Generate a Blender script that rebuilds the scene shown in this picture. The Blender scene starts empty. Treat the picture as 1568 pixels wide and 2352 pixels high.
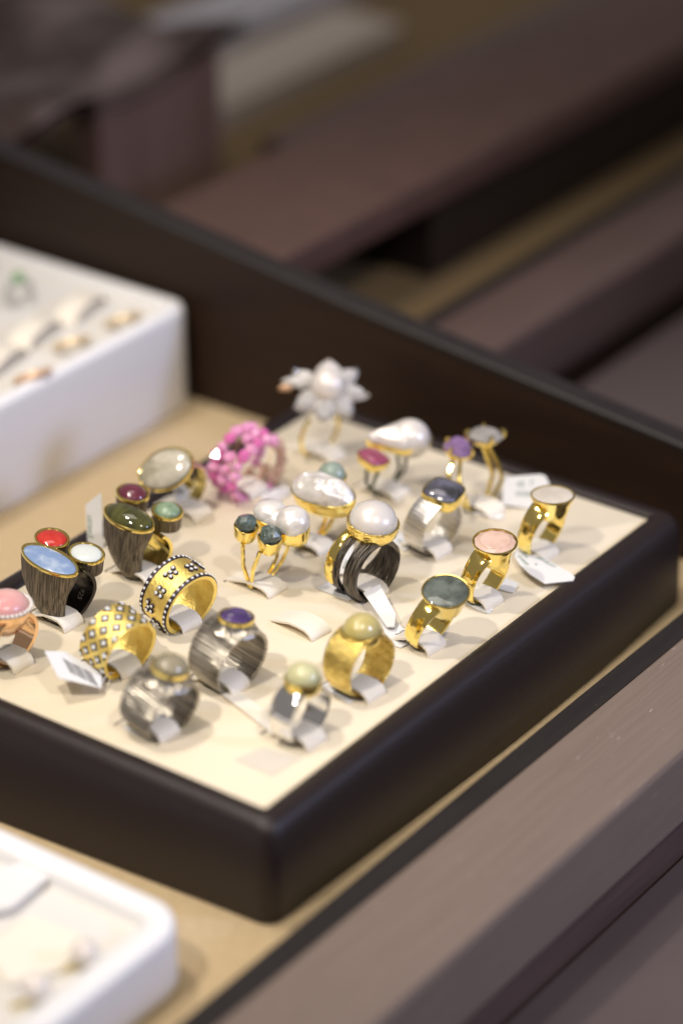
import bpy, math, random
from mathutils import Vector, Matrix, noise as mnoise
random.seed(7)
C = bpy.context.scene.collection
R = math.radians
S = 0.001                      # everything below is written in millimetres
PAD = 26.0                     # height of the ring tray's cream pad
FELT = -6.0                    # the felt floor of the showcase
pi = math.pi

# ------------------------------------------------------------------ camera
PITCH, AZ, DIST = 0.496660, 0.942931, 960.78
FX, FY = -21.63, -178.03
W0, H0 = 1568.0, 2352.0
FPX = 100 / 36 * H0
_sa, _ca = math.sin(AZ), math.cos(AZ)
def _rot(x, y): return (x * _ca + y * _sa, -x * _sa + y * _ca)
_cx, _cy = _rot(0 - FX, -DIST * math.cos(PITCH) - FY)
CAM = Vector((_cx, _cy, DIST * math.sin(PITCH) + PAD))
FWD = Vector((*_rot(0, math.cos(PITCH)), -math.sin(PITCH)))
RIGHT = Vector((*_rot(1, 0), 0))
UP = RIGHT.cross(FWD)
def at(px, py, z):             # the point at height z (above the felt) seen at a picture position
    d = FWD + RIGHT * ((px - W0 / 2) / FPX) + UP * ((H0 / 2 - py) / FPX)
    return CAM + d * ((z - CAM.z) / d.z)

cd = bpy.data.cameras.new('camera'); cam = bpy.data.objects.new('camera', cd); C.objects.link(cam)
cam.location = CAM * S
cam.rotation_euler = (pi / 2 - PITCH, 0, -AZ)
cd.lens = 100; cd.sensor_fit = 'VERTICAL'; cd.sensor_height = 36; cd.sensor_width = 24
cd.clip_start = 0.05; cd.clip_end = 30
cd.dof.use_dof = True; cd.dof.aperture_fstop = 3.6
cd.dof.focus_distance = (at(830, 1375, PAD + 8) - CAM).dot(FWD) * S
bpy.context.scene.camera = cam
sc = bpy.context.scene

# ------------------------------------------------------------------ light
w = bpy.data.worlds.new('World'); sc.world = w; w.use_nodes = True
bg = w.node_tree.nodes['Background']; bg.inputs[0].default_value = (1.0, 0.90, 0.84, 1); bg.inputs[1].default_value = 0.23
MID = Vector((107, 70, PAD))
HCAM = Vector((-_sa, -_ca, 0)); HRIGHT = RIGHT.copy()
def lamp_pos(az, el, d):       # az: degrees from the camera's side towards picture right
    h = HCAM * math.cos(R(az)) + HRIGHT * math.sin(R(az))
    return MID + (h * math.cos(R(el)) + Vector((0, 0, 1)) * math.sin(R(el))) * d
def spot(name, az, el, d, power, radius, col, cone=29, blend=1.0):
    l = bpy.data.lights.new(name, 'SPOT'); l.energy = power; l.shadow_soft_size = radius; l.color = col
    l.spot_size = R(cone); l.spot_blend = blend
    o = bpy.data.objects.new(name, l); C.objects.link(o); p = lamp_pos(az, el, d); o.location = p * S
    o.rotation_euler = (MID - p).to_track_quat('-Z', 'Y').to_euler()
def area(name, az, el, d, power, sx, sy, col):
    l = bpy.data.lights.new(name, 'AREA'); l.energy = power; l.shape = 'RECTANGLE'; l.size = sx; l.size_y = sy; l.color = col
    o = bpy.data.objects.new(name, l); C.objects.link(o); p = lamp_pos(az, el, d); o.location = p * S
    o.rotation_euler = (MID - p).to_track_quat('-Z', 'Y').to_euler()
WARM = (1.0, 0.915, 0.80)
spot('spot_lamp', -40, 56, 1500, 40, 0.036, WARM)
spot('spot_lamp', 28, 54, 1500, 28, 0.036, WARM)
spot('spot_lamp', -95, 72, 1500, 35, 0.036, WARM)
spot('cool_lamp', 72, 26, 1600, 40, 0.11, (0.52, 0.62, 1.0), 30, 1.0)
MID = Vector((520, 380, 0)); spot('spot_lamp', 10, 35, 1500, 9, 0.04, WARM, 26, 1.0); MID = Vector((107, 70, PAD))  # extra spot added only to brighten the neighbouring case
area('overhead_fill', -150, 75, 1700, 4, 0.9, 0.5, (1.0, 0.90, 0.80))  # soft fill light added from above, no known fixture
vs = sc.view_settings; vs.view_transform = 'Standard'; vs.look = 'None'; vs.exposure = 0; vs.gamma = 1; vs.use_curve_mapping = False
sc.cycles.use_denoising = True
sc.cycles.max_bounces = 8; sc.cycles.transmission_bounces = 8
sc.cycles.sample_clamp_indirect = 6; sc.cycles.caustics_reflective = False; sc.cycles.caustics_refractive = False

# ------------------------------------------------------------------ materials
def mat(name, col, metal=0.0, rough=0.5, coat=0.0, trans=0.0, ior=1.5, sss=0.0, sheen=0.0, bump=None, var=None, coords='Object', spec=None, flecks=None):
    m = bpy.data.materials.new(name); m.use_nodes = True
    nt = m.node_tree; b = nt.nodes['Principled BSDF']; I = b.inputs
    I['Base Color'].default_value = (*col, 1); I['Metallic'].default_value = metal; I['Roughness'].default_value = rough
    I['Coat Weight'].default_value = coat; I['Coat Roughness'].default_value = 0.03
    I['Transmission Weight'].default_value = trans; I['IOR'].default_value = ior
    if spec is not None: I['Specular IOR Level'].default_value = spec
    if sss:
        I['Subsurface Weight'].default_value = sss; I['Subsurface Radius'].default_value = (0.004, 0.003, 0.002); I['Subsurface Scale'].default_value = 0.5
    if sheen: I['Sheen Weight'].default_value = sheen
    def noise(scale, detail, seed=0.0, dist=0.0):
        tc = nt.nodes.new('ShaderNodeTexCoord'); mp = nt.nodes.new('ShaderNodeMapping')
        k = 1000.0 if coords == 'Object' else 1.0
        mp.inputs['Scale'].default_value = tuple(k * s for s in scale); mp.inputs['Location'].default_value = (seed, seed * 2, seed * 3)
        nt.links.new(tc.outputs[coords], mp.inputs['Vector'])
        n = nt.nodes.new('ShaderNodeTexNoise'); n.inputs['Scale'].default_value = 1; n.inputs['Detail'].default_value = detail; n.inputs['Distortion'].default_value = dist
        nt.links.new(mp.outputs['Vector'], n.inputs['Vector']); return n
    if bump:                     # list of (scale vec per mm, depth mm, detail)
        prev = None
        for k, (scv, depth, det) in enumerate(bump):
            n = noise(scv, det, k * 3.1); bn = nt.nodes.new('ShaderNodeBump')
            bn.inputs['Strength'].default_value = 1; bn.inputs['Distance'].default_value = depth * S
            nt.links.new(n.outputs['Fac'], bn.inputs['Height'])
            if prev: nt.links.new(prev.outputs['Normal'], bn.inputs['Normal'])
            prev = bn
        nt.links.new(prev.outputs['Normal'], I['Normal'])
    if var:                      # (colour 2, scale vec, lo, hi, detail)
        col2, scv, lo, hi, det = var
        n = noise(scv, det, 0.0 if bump and bump[0][0] == scv else 5.7, 0.4 if det > 3 else 0)
        r = nt.nodes.new('ShaderNodeValToRGB'); r.color_ramp.elements[0].position = lo; r.color_ramp.elements[1].position = hi
        r.color_ramp.elements[0].color = (*col2, 1); r.color_ramp.elements[1].color = (*col, 1)
        nt.links.new(n.outputs['Fac'], r.inputs['Fac']); nt.links.new(r.outputs['Color'], I['Base Color'])
    if flecks:                   # (colour, scale vec, lo, hi): sparse dust, scuffs and scratches
        fcol, scv, lo, hi = flecks
        n = noise(scv, 2, 11.3); r2 = nt.nodes.new('ShaderNodeMapRange'); r2.inputs['From Min'].default_value = lo; r2.inputs['From Max'].default_value = hi
        mx = nt.nodes.new('ShaderNodeMix'); mx.data_type = 'RGBA'; mx.inputs[7].default_value = (*fcol, 1); mx.inputs[6].default_value = (*col, 1)
        nt.links.new(n.outputs['Fac'], r2.inputs['Value']); nt.links.new(r2.outputs['Result'], mx.inputs[0])
        if var: nt.links.new(r.outputs['Color'], mx.inputs[6])
        nt.links.new(mx.outputs[2], I['Base Color'])
    return m
GOLDC = (1.0, 0.79, 0.25)
gold = mat('polished_gold', GOLDC, 1, 0.10, bump=[((.25, .25, .25), .12, 1)])
gold_hammer = mat('hammered_gold', GOLDC, 1, 0.16, bump=[((.5, .5, .5), .5, 2)])
gold_matte = mat('matte_gold', (1.0, 0.82, 0.28), 1, 0.48, bump=[((1.6, 1.6, 1.6), .25, 4)], var=((.95, .72, .20), (.35, .35, .35), .3, .6, 3))
gold_scratch = mat('scratched_gold', (1.0, 0.80, 0.26), 1, 0.20, var=((.72, .50, .12), (.5, .28, 1), .38, .62, 4), bump=[((.5, .9, .1), 1.0, 4), ((2, 2, 2), .15, 2)], coords='UV')
rose_gold = mat('rose_gold', (0.90, 0.58, 0.33), 1, 0.12, bump=[((.2, .2, .2), .1, 1)])
silver = mat('polished_silver', (0.86, 0.86, 0.86), 1, 0.08, bump=[((.2, .2, .2), .15, 1)])
silver_brushed = mat('brushed_silver', (0.84, 0.83, 0.82), 1, 0.24, bump=[((1.7, .03, 1), .35, 2)], var=((.50, .49, .47), (1.7, .03, 1), .36, .50, 2), coords='UV')
dark_bark = mat('oxidised_silver_bark', (0.30, 0.255, 0.195), .9, 0.42, bump=[((2.9, 2.9, .11), .7, 3)], var=((.06, .05, .04), (2.9, 2.9, .11), .38, .62, 3))
dark_black = mat('blackened_silver_bark', (0.21, 0.185, 0.155), .9, 0.36, bump=[((.16, 1.9, 1), .9, 3)], var=((.022, .019, .018), (.16, 1.9, 1), .36, .66, 3), coords='UV')
dark_polish = mat('blackened_silver', (0.055, 0.050, 0.048), .95, 0.18)
grey_ridge = mat('ridged_grey_silver', (0.52, 0.48, 0.415), .92, 0.32, bump=[((.90, .02, 1), .5, 2)], var=((.25, .226, .192), (.90, .02, 1), .40, .60, 2), coords='UV')
pearl = mat('pearl', (0.80, 0.765, 0.73), .18, 0.32, coat=.8, sss=.15, bump=[((.12, .12, .12), .12, 1)], var=((.75, .70, .685), (.12, .12, .12), .35, .65, 1))
pearl.node_tree.nodes['Principled BSDF'].inputs['Thin Film Thickness'].default_value = 280
pearl_baroque = mat('baroque_pearl', (0.82, 0.785, 0.75), .18, 0.28, coat=.8, sss=.12, bump=[((.17, .17, .17), 2.2, 1)], var=((.75, .71, .695), (.15, .15, .15), .35, .65, 1))
def stone(name, col, rough=.04, sss=0, trans=0, var=None, bump=None, ior=1.55): return mat(name, col, 0, rough, coat=.6, sss=sss, trans=trans, ior=ior, var=var, bump=bump)
st_green = stone('dark_green_tourmaline', (.020, .023, .008), var=((.085, .085, .022), (.1, .22, .1), .4, .62, 3))
st_garnet = stone('garnet', (.115, .022, .040), var=((.17, .035, .06), (.2, .2, .2), .4, .6, 2))
st_sage = stone('pale_green_tourmaline', (.17, .26, .16), sss=.3, var=((.26, .36, .24), (.3, .3, .3), .35, .65, 3))
st_opal = stone('blue_opal', (.22, .32, .53), .14, sss=.2, var=((.42, .51, .65), (.22, .22, .22), .32, .54, 5))
st_coral = stone('red_coral', (.50, .022, .016), .16, var=((.60, .05, .035), (.3, .3, .3), .35, .6, 3))
st_white = stone('white_opal', (.68, .72, .70), .14, sss=.3)
st_pinkop = stone('pink_opal', (.68, .30, .30), .28, sss=.4, var=((.78, .46, .44), (.08, .08, .08), .35, .65, 2))
st_quartz = stone('milky_quartz', (.33, .30, .22), .10, sss=.1, var=((.56, .52, .43), (.16, .10, .16), .38, .60, 4))
st_smoky = stone('smoky_citrine', (.21, .19, .12), .05, var=((.32, .28, .19), (.12, .12, .12), .3, .7, 2))
st_ameth = stone('deep_amethyst', (.050, .026, .11), .03, var=((.10, .055, .19), (.14, .14, .14), .4, .6, 2))
st_lilac = stone('lilac_amethyst', (.30, .17, .42), .04, trans=.35, var=((.48, .30, .55), (.15, .15, .15), .35, .65, 2))
st_citrine = stone('pale_citrine', (.80, .66, .20), .04, trans=.35, var=((.84, .74, .34), (.1, .1, .1), .35, .65, 2))
st_prehn = stone('pale_prehnite', (.60, .59, .35), .05, sss=.4)
st_disc = stone('grey_green_quartz', (.060, .072, .062), .05, var=((.145, .17, .15), (.2, .2, .2), .42, .66, 4))
st_rose = stone('rose_quartz', (.68, .46, .37), .10, sss=.3, var=((.76, .55, .46), (.2, .2, .2), .35, .62, 3))
st_shell = stone('white_shell', (.70, .64, .57), .16, sss=.2, var=((.60, .54, .47), (.2, .2, .2), .35, .62, 3))
st_labr = stone('blue_grey_labradorite', (.036, .036, .040), .06, var=((.12, .12, .17), (.16, .16, .16), .4, .64, 3))
st_raw = stone('raw_blue_green_apatite', (.060, .085, .078), .16, var=((.10, .14, .125), (.4, .4, .4), .35, .62, 3), bump=[((.7, .7, .7), .6, 3)])
st_bead = stone('sea_green_bead', (.28, .35, .30), .06, sss=.3)
st_rhodo = stone('pink_tourmaline', (.26, .05, .10), .04, var=((.34, .075, .15), (.3, .3, .3), .35, .62, 2))
st_greyq = stone('grey_quartz', (.34, .32, .30), .05, trans=.2, var=((.46, .44, .42), (.12, .12, .12), .35, .62, 2))
bead_pink = mat('pink_sapphire', (.95, .42, .70), 0, .03, trans=.18, ior=1.7, coat=.4)
bead_mag = mat('magenta_sapphire', (.88, .20, .54), 0, .03, trans=.18, ior=1.7, coat=.4)
bead_peach = mat('peach_sapphire', (.93, .62, .48), 0, .03, trans=.4, ior=1.7, coat=.4)
crystal = mat('clear_crystal', (.95, .93, .93), 0, .04, trans=.5, ior=1.6, coat=.5)
crystal_frost = mat('frosted_crystal', (.86, .81, .80), 0, .12, trans=.2, ior=1.5, coat=.5)
copper = mat('copper_tip', (.55, .34, .20), .3, .5)
diamond = mat('diamond', (.92, .93, .95), 0, .03, trans=.08, ior=2.0, coat=1)
pave_dark = mat('blackened_pave', (.055, .042, .048), .6, .42, bump=[((2, 2, 2), .2, 2)])
pad_m = mat('cream_leatherette', (.82, .725, .56), 0, .62, bump=[((1.1, 1.1, 1.1), .06, 4), ((.04, .04, .04), 1.3, 2)], var=((.78, .685, .525), (.02, .02, .02), .3, .7, 2), sheen=.1)
strap_m = mat('cream_tab', (.86, .80, .70), 0, .5, bump=[((.9, .9, .9), .06, 3)])
frame_m = mat('black_leatherette', (.0165, .0105, .0110), 0, .40, bump=[((1.6, 1.6, 1.6), .14, 3)], spec=.4, flecks=((.10, .09, .09), (.9, .9, .9), .765, .80))
felt_shaded = mat('shaded_tan_felt', (.17, .115, .055), 0, .95)  # tan felt again, its unlit look put into a darker colour
post_m = mat('red_brown_post', (.20, .130, .120), 0, .45, var=((.13, .078, .070), (.06, .05, .006), .3, .7, 3))
plum_wood = mat('plum_brown_wood', (.105, .066, .060), 0, .45, var=((.08, .050, .046), (.02, .3, .3), .3, .7, 4))
ledge_m = mat('grey_plum_ledge', (.098, .076, .078), 0, .5, var=((.082, .063, .065), (.02, .02, .02), .3, .7, 3))
plum_ledge = mat('plum_brown_ledge', (.080, .060, .062), 0, .5)
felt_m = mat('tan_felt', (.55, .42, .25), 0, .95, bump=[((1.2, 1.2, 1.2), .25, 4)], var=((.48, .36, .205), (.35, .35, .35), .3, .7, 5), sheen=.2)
wood_dark = mat('dark_walnut', (.030, .0165, .0105), 0, .5, spec=.18, bump=[((.6, .04, .6), .15, 4)], var=((.020, .011, .0075), (.5, .02, .5), .3, .7, 4))
wood_edge = mat('dark_edge_paint', (.015, .012, .0125), 0, .5, spec=.3, bump=[((1, 1, 1), .1, 3)], var=((.020, .0165, .017), (.03, .3, .3), .3, .7, 4), flecks=((.16, .15, .15), (.8, .8, .8), .74, .79))
wood_rail = mat('brown_stained_oak', (.198, .150, .126), 0, .40, bump=[((.045, 1.1, 1.1), .2, 5)], var=((.166, .126, .106), (.03, .75, .75), .25, .62, 6), flecks=((.36, .32, .30), (.16, .9, .9), .70, .76))
wood_brown = mat('red_brown_wood', (.088, .044, .037), 0, .5, var=((.070, .036, .030), (.05, .05, .01), .3, .7, 3))
counter_m = mat('brown_counter', (.088, .068, .070), 0, .55, var=((.074, .056, .058), (.01, .01, .01), .3, .7, 2))
mottle_m = mat('mottled_brown_leather', (.19, .145, .148), 0, .45, bump=[((.02, .03, .02), 6, 2)], var=((.042, .022, .019), (.014, .034, .012), .46, .66, 2))
white_box = mat('white_lacquer', (.84, .84, .87), 0, .35, bump=[((.8, .8, .8), .03, 3)])
white_pad = mat('off_white_lining', (.72, .70, .67), 0, .6)
slit_shade_m = mat('slit_painted_shade', (.20, .165, .12), 0, .9)  # flat dark tone standing for the shade inside the pad slits
shadow_grey = mat('painted_shadow_grey', (.70, .64, .55), 0, .5)
paper = mat('white_tag_paper', (.80, .80, .81), 0, .45)
ink_green = mat('green_print', (.10, .20, .13), 0, .6)
ink_black = mat('black_print', (.025, .022, .025), 0, .6)
ink_grey = mat('stamp_grey', (.30, .25, .20), .6, .5)
amber = mat('amber_gold', (.86, .68, .42), .4, .35)
amber_warm = mat('amber_warm', (.84, .56, .36), .4, .35)
dull_silver = mat('dull_silver', (.55, .54, .52), .6, .3)

# ------------------------------------------------------------------ mesh helpers
class MB:
    def __init__(s): s.v = []; s.f = []; s.uv = []
    def add(s, verts, faces, M=None, uv=None):
        k = len(s.v)
        for i, p in enumerate(verts):
            p = Vector(p); s.v.append(M @ p if M is not None else p); s.uv.append(uv[i] if uv else (p.x, p.y))
        s.f += [tuple(k + i for i in f) for f in faces]; return s
    def build(s, name, m, parent=None, sharp=40, smooth=True):
        me = bpy.data.meshes.new(name); me.from_pydata([tuple(v * S) for v in s.v], [], s.f)
        ul = me.uv_layers.new(name='UVMap')
        for l in me.loops: ul.data[l.index].uv = s.uv[l.vertex_index]
        import bmesh
        bm = bmesh.new(); bm.from_mesh(me); bmesh.ops.recalc_face_normals(bm, faces=bm.faces); bm.to_mesh(me); bm.free()
        me.polygons.foreach_set('use_smooth', [smooth] * len(me.polygons))
        if smooth: me.set_sharp_from_angle(angle=R(sharp))
        me.materials.append(m); o = bpy.data.objects.new(name, me); C.objects.link(o)
        if parent: o.parent = parent
        return o
def grid(nu, nv, closed_u=False, closed_v=False):
    f = []
    for i in range(nu if closed_u else nu - 1):
        for j in range(nv if closed_v else nv - 1):
            a, b = i * nv + j, ((i + 1) % nu) * nv + j; c, d = ((i + 1) % nu) * nv + (j + 1) % nv, i * nv + (j + 1) % nv
            f.append((a, b, c, d))
    return f
def loft(mb, rings, cap0=True, cap1=True, M=None):
    n = len(rings[0]); v = [p for r in rings for p in r]; f = grid(len(rings), n, False, True)
    if cap0: f.append(tuple(range(n))[::-1])
    if cap1: f.append(tuple(range((len(rings) - 1) * n, len(rings) * n)))
    return mb.add(v, f, M)
def box(mb, x0, x1, y0, y1, z0, z1, b=0.0, M=None):
    rr = lambda i, z: [(x0 + i, y0 + i, z), (x1 - i, y0 + i, z), (x1 - i, y1 - i, z), (x0 + i, y1 - i, z)]
    if b:
        return loft(mb, [rr(b, z0), rr(0, z0 + b), rr(0, z1 - b), rr(b * .3, z1 - b * .3), rr(b, z1)], M=M)
    return loft(mb, [rr(0, z0), rr(0, z1)], M=M)
def rrect(x0, x1, y0, y1, r, z, n=6, seg=1):
    out = []
    for cx, cy, a0 in ((x1 - r, y1 - r, 0), (x0 + r, y1 - r, 90), (x0 + r, y0 + r, 180), (x1 - r, y0 + r, 270)):
        for k in range(n + 1):
            a = R(a0 + 90 * k / n); out.append((cx + r * math.cos(a), cy + r * math.sin(a), z))
    if seg > 1:
        o2 = []
        for i, p in enumerate(out):
            q = out[(i + 1) % len(out)]; o2.append(p)
            if math.hypot(q[0] - p[0], q[1] - p[1]) > 40: o2 += [tuple(p[c] + (q[c] - p[c]) * t / seg for c in range(3)) for t in range(1, seg)]
        out = o2
    return out
def tube(mb, pts, r, n=8, M=None, flat=1.0):
    pts = [Vector(p) for p in pts]; rings = []; prev = None
    for i, p in enumerate(pts):
        t = (pts[min(i + 1, len(pts) - 1)] - pts[max(i - 1, 0)]).normalized()
        a = (prev - t * prev.dot(t)).normalized() if prev else t.orthogonal().normalized()
        prev = a; b = t.cross(a); rr = r[i] if isinstance(r, (list, tuple)) else r
        rings.append([p + (a * math.cos(2 * pi * k / n) + b * flat * math.sin(2 * pi * k / n)) * rr for k in range(n)])
    return loft(mb, rings, M=M)
def arc(cx, cz, r, a0, a1, y0, y1, n=16):      # arc in the ring's plane, angle from +X
    return [(cx + r * math.cos(R(a0 + (a1 - a0) * k / n)), y0 + (y1 - y0) * k / n, cz + r * math.sin(R(a0 + (a1 - a0) * k / n))) for k in range(n + 1)]
def band(mb, Ro, wf, t=1.4, crown=.25, a0=-90, a1=270, n=120, lift=0.0, M=None, rx=1.0, rib=None):
    """ring band in the XZ plane, its bottom at z=0; wf(angle) -> (ylo, yhi)"""
    m = 8; v = []; uv = []
    closed = abs(a1 - a0 - 360) < 1e-6
    for i in range(n + 1):
        ad = a0 + (a1 - a0) * i / n; a = R(ad); y0, y1 = wf(ad); tt = t(ad) if callable(t) else t
        prof = []
        for k in range(m + 1):
            q = k / m; e = crown * (1 - (2 * q - 1) ** 4) - crown
            prof.append((Ro + e + (rib(i, q) if rib else 0), y0 + (y1 - y0) * q))
        prof += [(Ro - tt * .5 - crown * .5, y1 + .0), (Ro - tt, y1 - .25), (Ro - tt + .0, (y0 + y1) / 2), (Ro - tt, y0 + .25), (Ro - tt * .5 - crown * .5, y0)]
        for r, y in prof:
            v.append((rx * r * math.cos(a), y, Ro + lift + r * math.sin(a))); uv.append((a * Ro, y))
    np_ = len(prof); f = grid(n + 1, np_, False, True)
    if not closed: f += [tuple(range(np_))[::-1], tuple(range(n * np_, n * np_ + np_))]
    return mb.add(v, f, M, uv)
def ell(a, b, n=40, p=2.0):
    out = []
    for k in range(n):
        c, s = math.cos(2 * pi * k / n), math.sin(2 * pi * k / n)
        out.append((a * math.copysign(abs(c) ** (2 / p), c), b * math.copysign(abs(s) ** (2 / p), s)))
    return out
def sc2(o, k): return [(x * k, y * k) for x, y in o]
def lift(o, z): return [(x, y, z) for x, y in o]
def off(o, d):                                  # grow an outline about its middle by d
    return [(x + d * x / math.hypot(x, y), y + d * y / math.hypot(x, y)) for x, y in o]
def dome(mb, o, h, base=0.0, M=None, n=9, p=1.0):
    rings = [lift(o, base - .6), lift(o, base)]
    for k in range(1, n):
        a = pi / 2 * k / n; rings.append(lift(sc2(o, math.cos(a) ** p), base + h * math.sin(a)))
    rings.append(lift(sc2(o, .02), base + h))
    return loft(mb, rings, M=M)
def facet(mb, o, h, table=.6, M=None, base=0.0):
    n = len(o); mid = [(o[i][0] * .5 + o[(i + 1) % n][0] * .5, o[i][1] * .5 + o[(i + 1) % n][1] * .5) for i in range(n)]
    v = lift(o, base - .8) + lift(o, base) + lift(sc2(mid, .5 + table / 2 - .04), base + h * .6) + lift(sc2(o, table), base + h)
    f = []
    for i in range(n):
        j = (i + 1) % n
        f += [(i, j, n + j, n + i), (n + i, n + j, 2 * n + i), (n + j, 2 * n + j, 2 * n + i), (2 * n + i, 2 * n + j, 3 * n + j), (2 * n + i, 3 * n + j, 3 * n + i)]
    f += [tuple(range(3 * n, 4 * n)), tuple(range(n))[::-1]]
    return mb.add(v, f, M)
def cup(mb, o, z0, z1, rim=.7, bottom=.9, M=None, flare=0.0):
    """bezel: wall from a narrower foot up to a rim that holds the stone"""
    rings = [lift(sc2(o, bottom * .4), z0), lift(sc2(o, bottom), z0)]
    for q in (.25, .5, .75): rings.append(lift(sc2(off(o, rim), bottom + (1 - bottom) * q ** (1 + flare)), z0 + (z1 - z0) * q))
    rings += [lift(off(o, rim), z1 - .35), lift(off(o, rim * .85), z1), lift(off(o, rim * .3), z1 + .05), lift(off(o, 0), z1 - .25), lift(off(o, 0), z1 - 1.0)]
    return loft(mb, rings, M=M)
def ico(mb, r, M, sub=1, jit=0.0, sx=1, sy=1, sz=1):
    import bmesh
    bm = bmesh.new(); bmesh.ops.create_icosphere(bm, subdivisions=sub, radius=r)
    vs_ = [Vector((v.co.x * sx, v.co.y * sy, v.co.z * sz)) * (1 + random.uniform(-jit, jit)) for v in bm.verts]
    fs = [tuple(v.index for v in f.verts) for f in bm.faces]; bm.free()
    return mb.add(vs_, fs, M)
def T(p, rx=0, ry=0, rz=0): return Matrix.Translation(Vector(p)) @ Matrix.Rotation(R(rz), 4, 'Z') @ Matrix.Rotation(R(ry), 4, 'Y') @ Matrix.Rotation(R(rx), 4, 'X')
def frame_to(p, nrm, xdir=(1, 0, 0)):           # local axes with z along nrm
    z = Vector(nrm).normalized(); x = Vector(xdir); x = (x - z * x.dot(z)).normalized(); y = z.cross(x)
    M = Matrix((x, y, z)).transposed().to_4x4(); M.translation = Vector(p); return M

# ------------------------------------------------------------------ things
def tag(o, label, cat, group=None, kind=None):
    o['label'] = label; o['category'] = cat
    if group: o['group'] = group
    if kind: o['kind'] = kind
    return o
def thing(name, label, cat, loc=(0, 0, 0), rot=None, group=None):
    o = bpy.data.objects.new(name, None); C.objects.link(o); o.location = Vector(loc) * S; o.empty_display_size = .005
    if rot is not None: o.rotation_euler = rot
    return tag(o, label, cat, group)
def words(body, size, m, parent, M, name='lettering', depth=.02):
    cu = bpy.data.curves.new(name, 'FONT'); cu.body = body; cu.size = size * S; cu.extrude = depth * S
    cu.align_x = 'CENTER'; cu.align_y = 'CENTER'
    o = bpy.data.objects.new(name, cu); C.objects.link(o); bpy.context.view_layer.update()
    me = bpy.data.meshes.new_from_object(o.evaluated_get(bpy.context.evaluated_depsgraph_get()))
    bpy.data.objects.remove(o); me.name = name
    Mm = M.copy(); Mm.translation = Mm.translation * S; me.transform(Mm)
    me.materials.clear(); me.materials.append(m)
    r = bpy.data.objects.new(name, me); C.objects.link(r); r.parent = parent; return r

# ================================================================== the place
# floor of the shop far below, the counter outside the case
g = MB(); box(g, -1500, 2500, -1500, 3000, -900, -880); o = g.build('floor', counter_m); o['kind'] = 'structure'

def rail_profile(x0, x1, y_in, z_top, name, parent, wood=None):
    a = MB()          # brown rail: eased outer arris, vertical outer face
    prof = [(y_in - 9, z_top - 1.2), (y_in - 9.3, z_top - .4), (y_in - 9.8, z_top), (y_in - 40.5, z_top + .2), (y_in - 42, z_top - .4), (y_in - 42.8, z_top - 2), (y_in - 43, z_top - 27), (y_in - 40.5, z_top - 29.5), (y_in - 12, z_top - 29.5), (y_in - 9, z_top - 12)]
    loft(a, [[(x0, y, z) for y, z in prof], [(x1, y, z) for y, z in prof]]); a.build(name, wood or wood_rail, parent, sharp=25)
    b = MB()          # dark strip along its inner side
    prof = [(y_in, -11), (y_in, z_top - 1.4), (y_in - .8, z_top - .6), (y_in - 8.9, z_top - .6), (y_in - 8.9, -11)]
    loft(b, [[(x0, y, z) for y, z in prof], [(x1, y, z) for y, z in prof]]); b.build('inner_strip', wood_edge, parent, sharp=25)

case = thing('display_case', 'dark wooden showcase with tan felt floor holding the tray of rings', 'display case')
f = MB(); nx, ny = 30, 30
box(f, -420, 246, -26, 520, -12, FELT); f.build('felt_lining', felt_m, case)
rail_profile(-420, 560, -25.5, 10, 'front_rail', case)
p = MB()              # sloping side panel: higher at the back
prof = [(-25, -8), (-25, 33.0), (5, 37), (150, 52.5), (260, 67), (520, 96), (520, -8)]
loft(p, [[(246, y, z) for y, z in prof], [(255.5, y, z) for y, z in prof]]); p.build('side_panel', wood_dark, case, sharp=25)
p = MB(); prof = [(-25, 33.1), (5, 37.1), (150, 52.6), (260, 67.1), (520, 96.1)]
loft(p, [[(245.6, y, z - 1) for y, z in prof] + [(245.6, y, z + .6) for y, z in prof[::-1]], [(246.4, y, z - 1) for y, z in prof] + [(246.4, y, z + 1.3) for y, z in prof[::-1]], [(255.2, y, z - 1) for y, z in prof] + [(255.2, y, z + 1.3) for y, z in prof[::-1]], [(256, y, z - 1) for y, z in prof] + [(256, y, z + .6) for y, z in prof[::-1]]]); p.build('top_edge', wood_edge, case, sharp=25)
p = MB(); box(p, -420, 560, -420, -66.5, -46, -35); o = p.build('counter_ledge', ledge_m, case)
p = MB(); box(p, -420, 560, -65, -34, -60, -18); p.build('plinth', plum_wood, case)

# neighbouring case beyond the panel
nc = thing('display_case', 'blurred second showcase with felt floor and brown rail beyond the dark side panel', 'display case')
f = MB(); box(f, 257, 1100, 166, 900, -6, 0); f.build('felt_lining', felt_shaded, nc)
rail_profile(257, 1100, 176, 10, 'front_rail', nc, plum_wood)
p = MB(); box(p, 257, 1100, -420, 124, -40, -22); p.build('counter_ledge', plum_ledge, nc)
p = MB(); box(p, 257, 1100, 136, 160, -60, -22); p.build('plinth', wood_dark, nc)
p = MB(); box(p, 384, 1000, 206, 268, 0, 34); o = p.build('storage_box', frame_m)
tag(o, 'black box under the brown bar, far behind the side panel', 'box')
p = MB(); box(p, 259, 1000, 199, 272, 34.2, 50, 3); o = p.build('wooden_bar', wood_brown)
tag(o, 'long brown wooden bar lying across the neighbouring case', 'bar')
p = MB(); box(p, 440, 1000, 300, 338, 0, 16, 2); o = p.build('wooden_bar', plum_wood)
tag(o, 'thin plum brown slat lying behind the long brown wooden bar', 'bar')
bt = thing('display_tray', 'pale out of focus tray behind the long brown wooden bar', 'tray', (430, 382, 0))
p = MB(); loft(p, [rrect(0, 190, 0, 46, 8, 0), rrect(0, 190, 0, 46, 8, 12), rrect(4, 186, 4, 42, 5, 13)]); p.build('tray_body', mat('grey_cream', (.42, .37, .33), 0, .6), bt)
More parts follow.
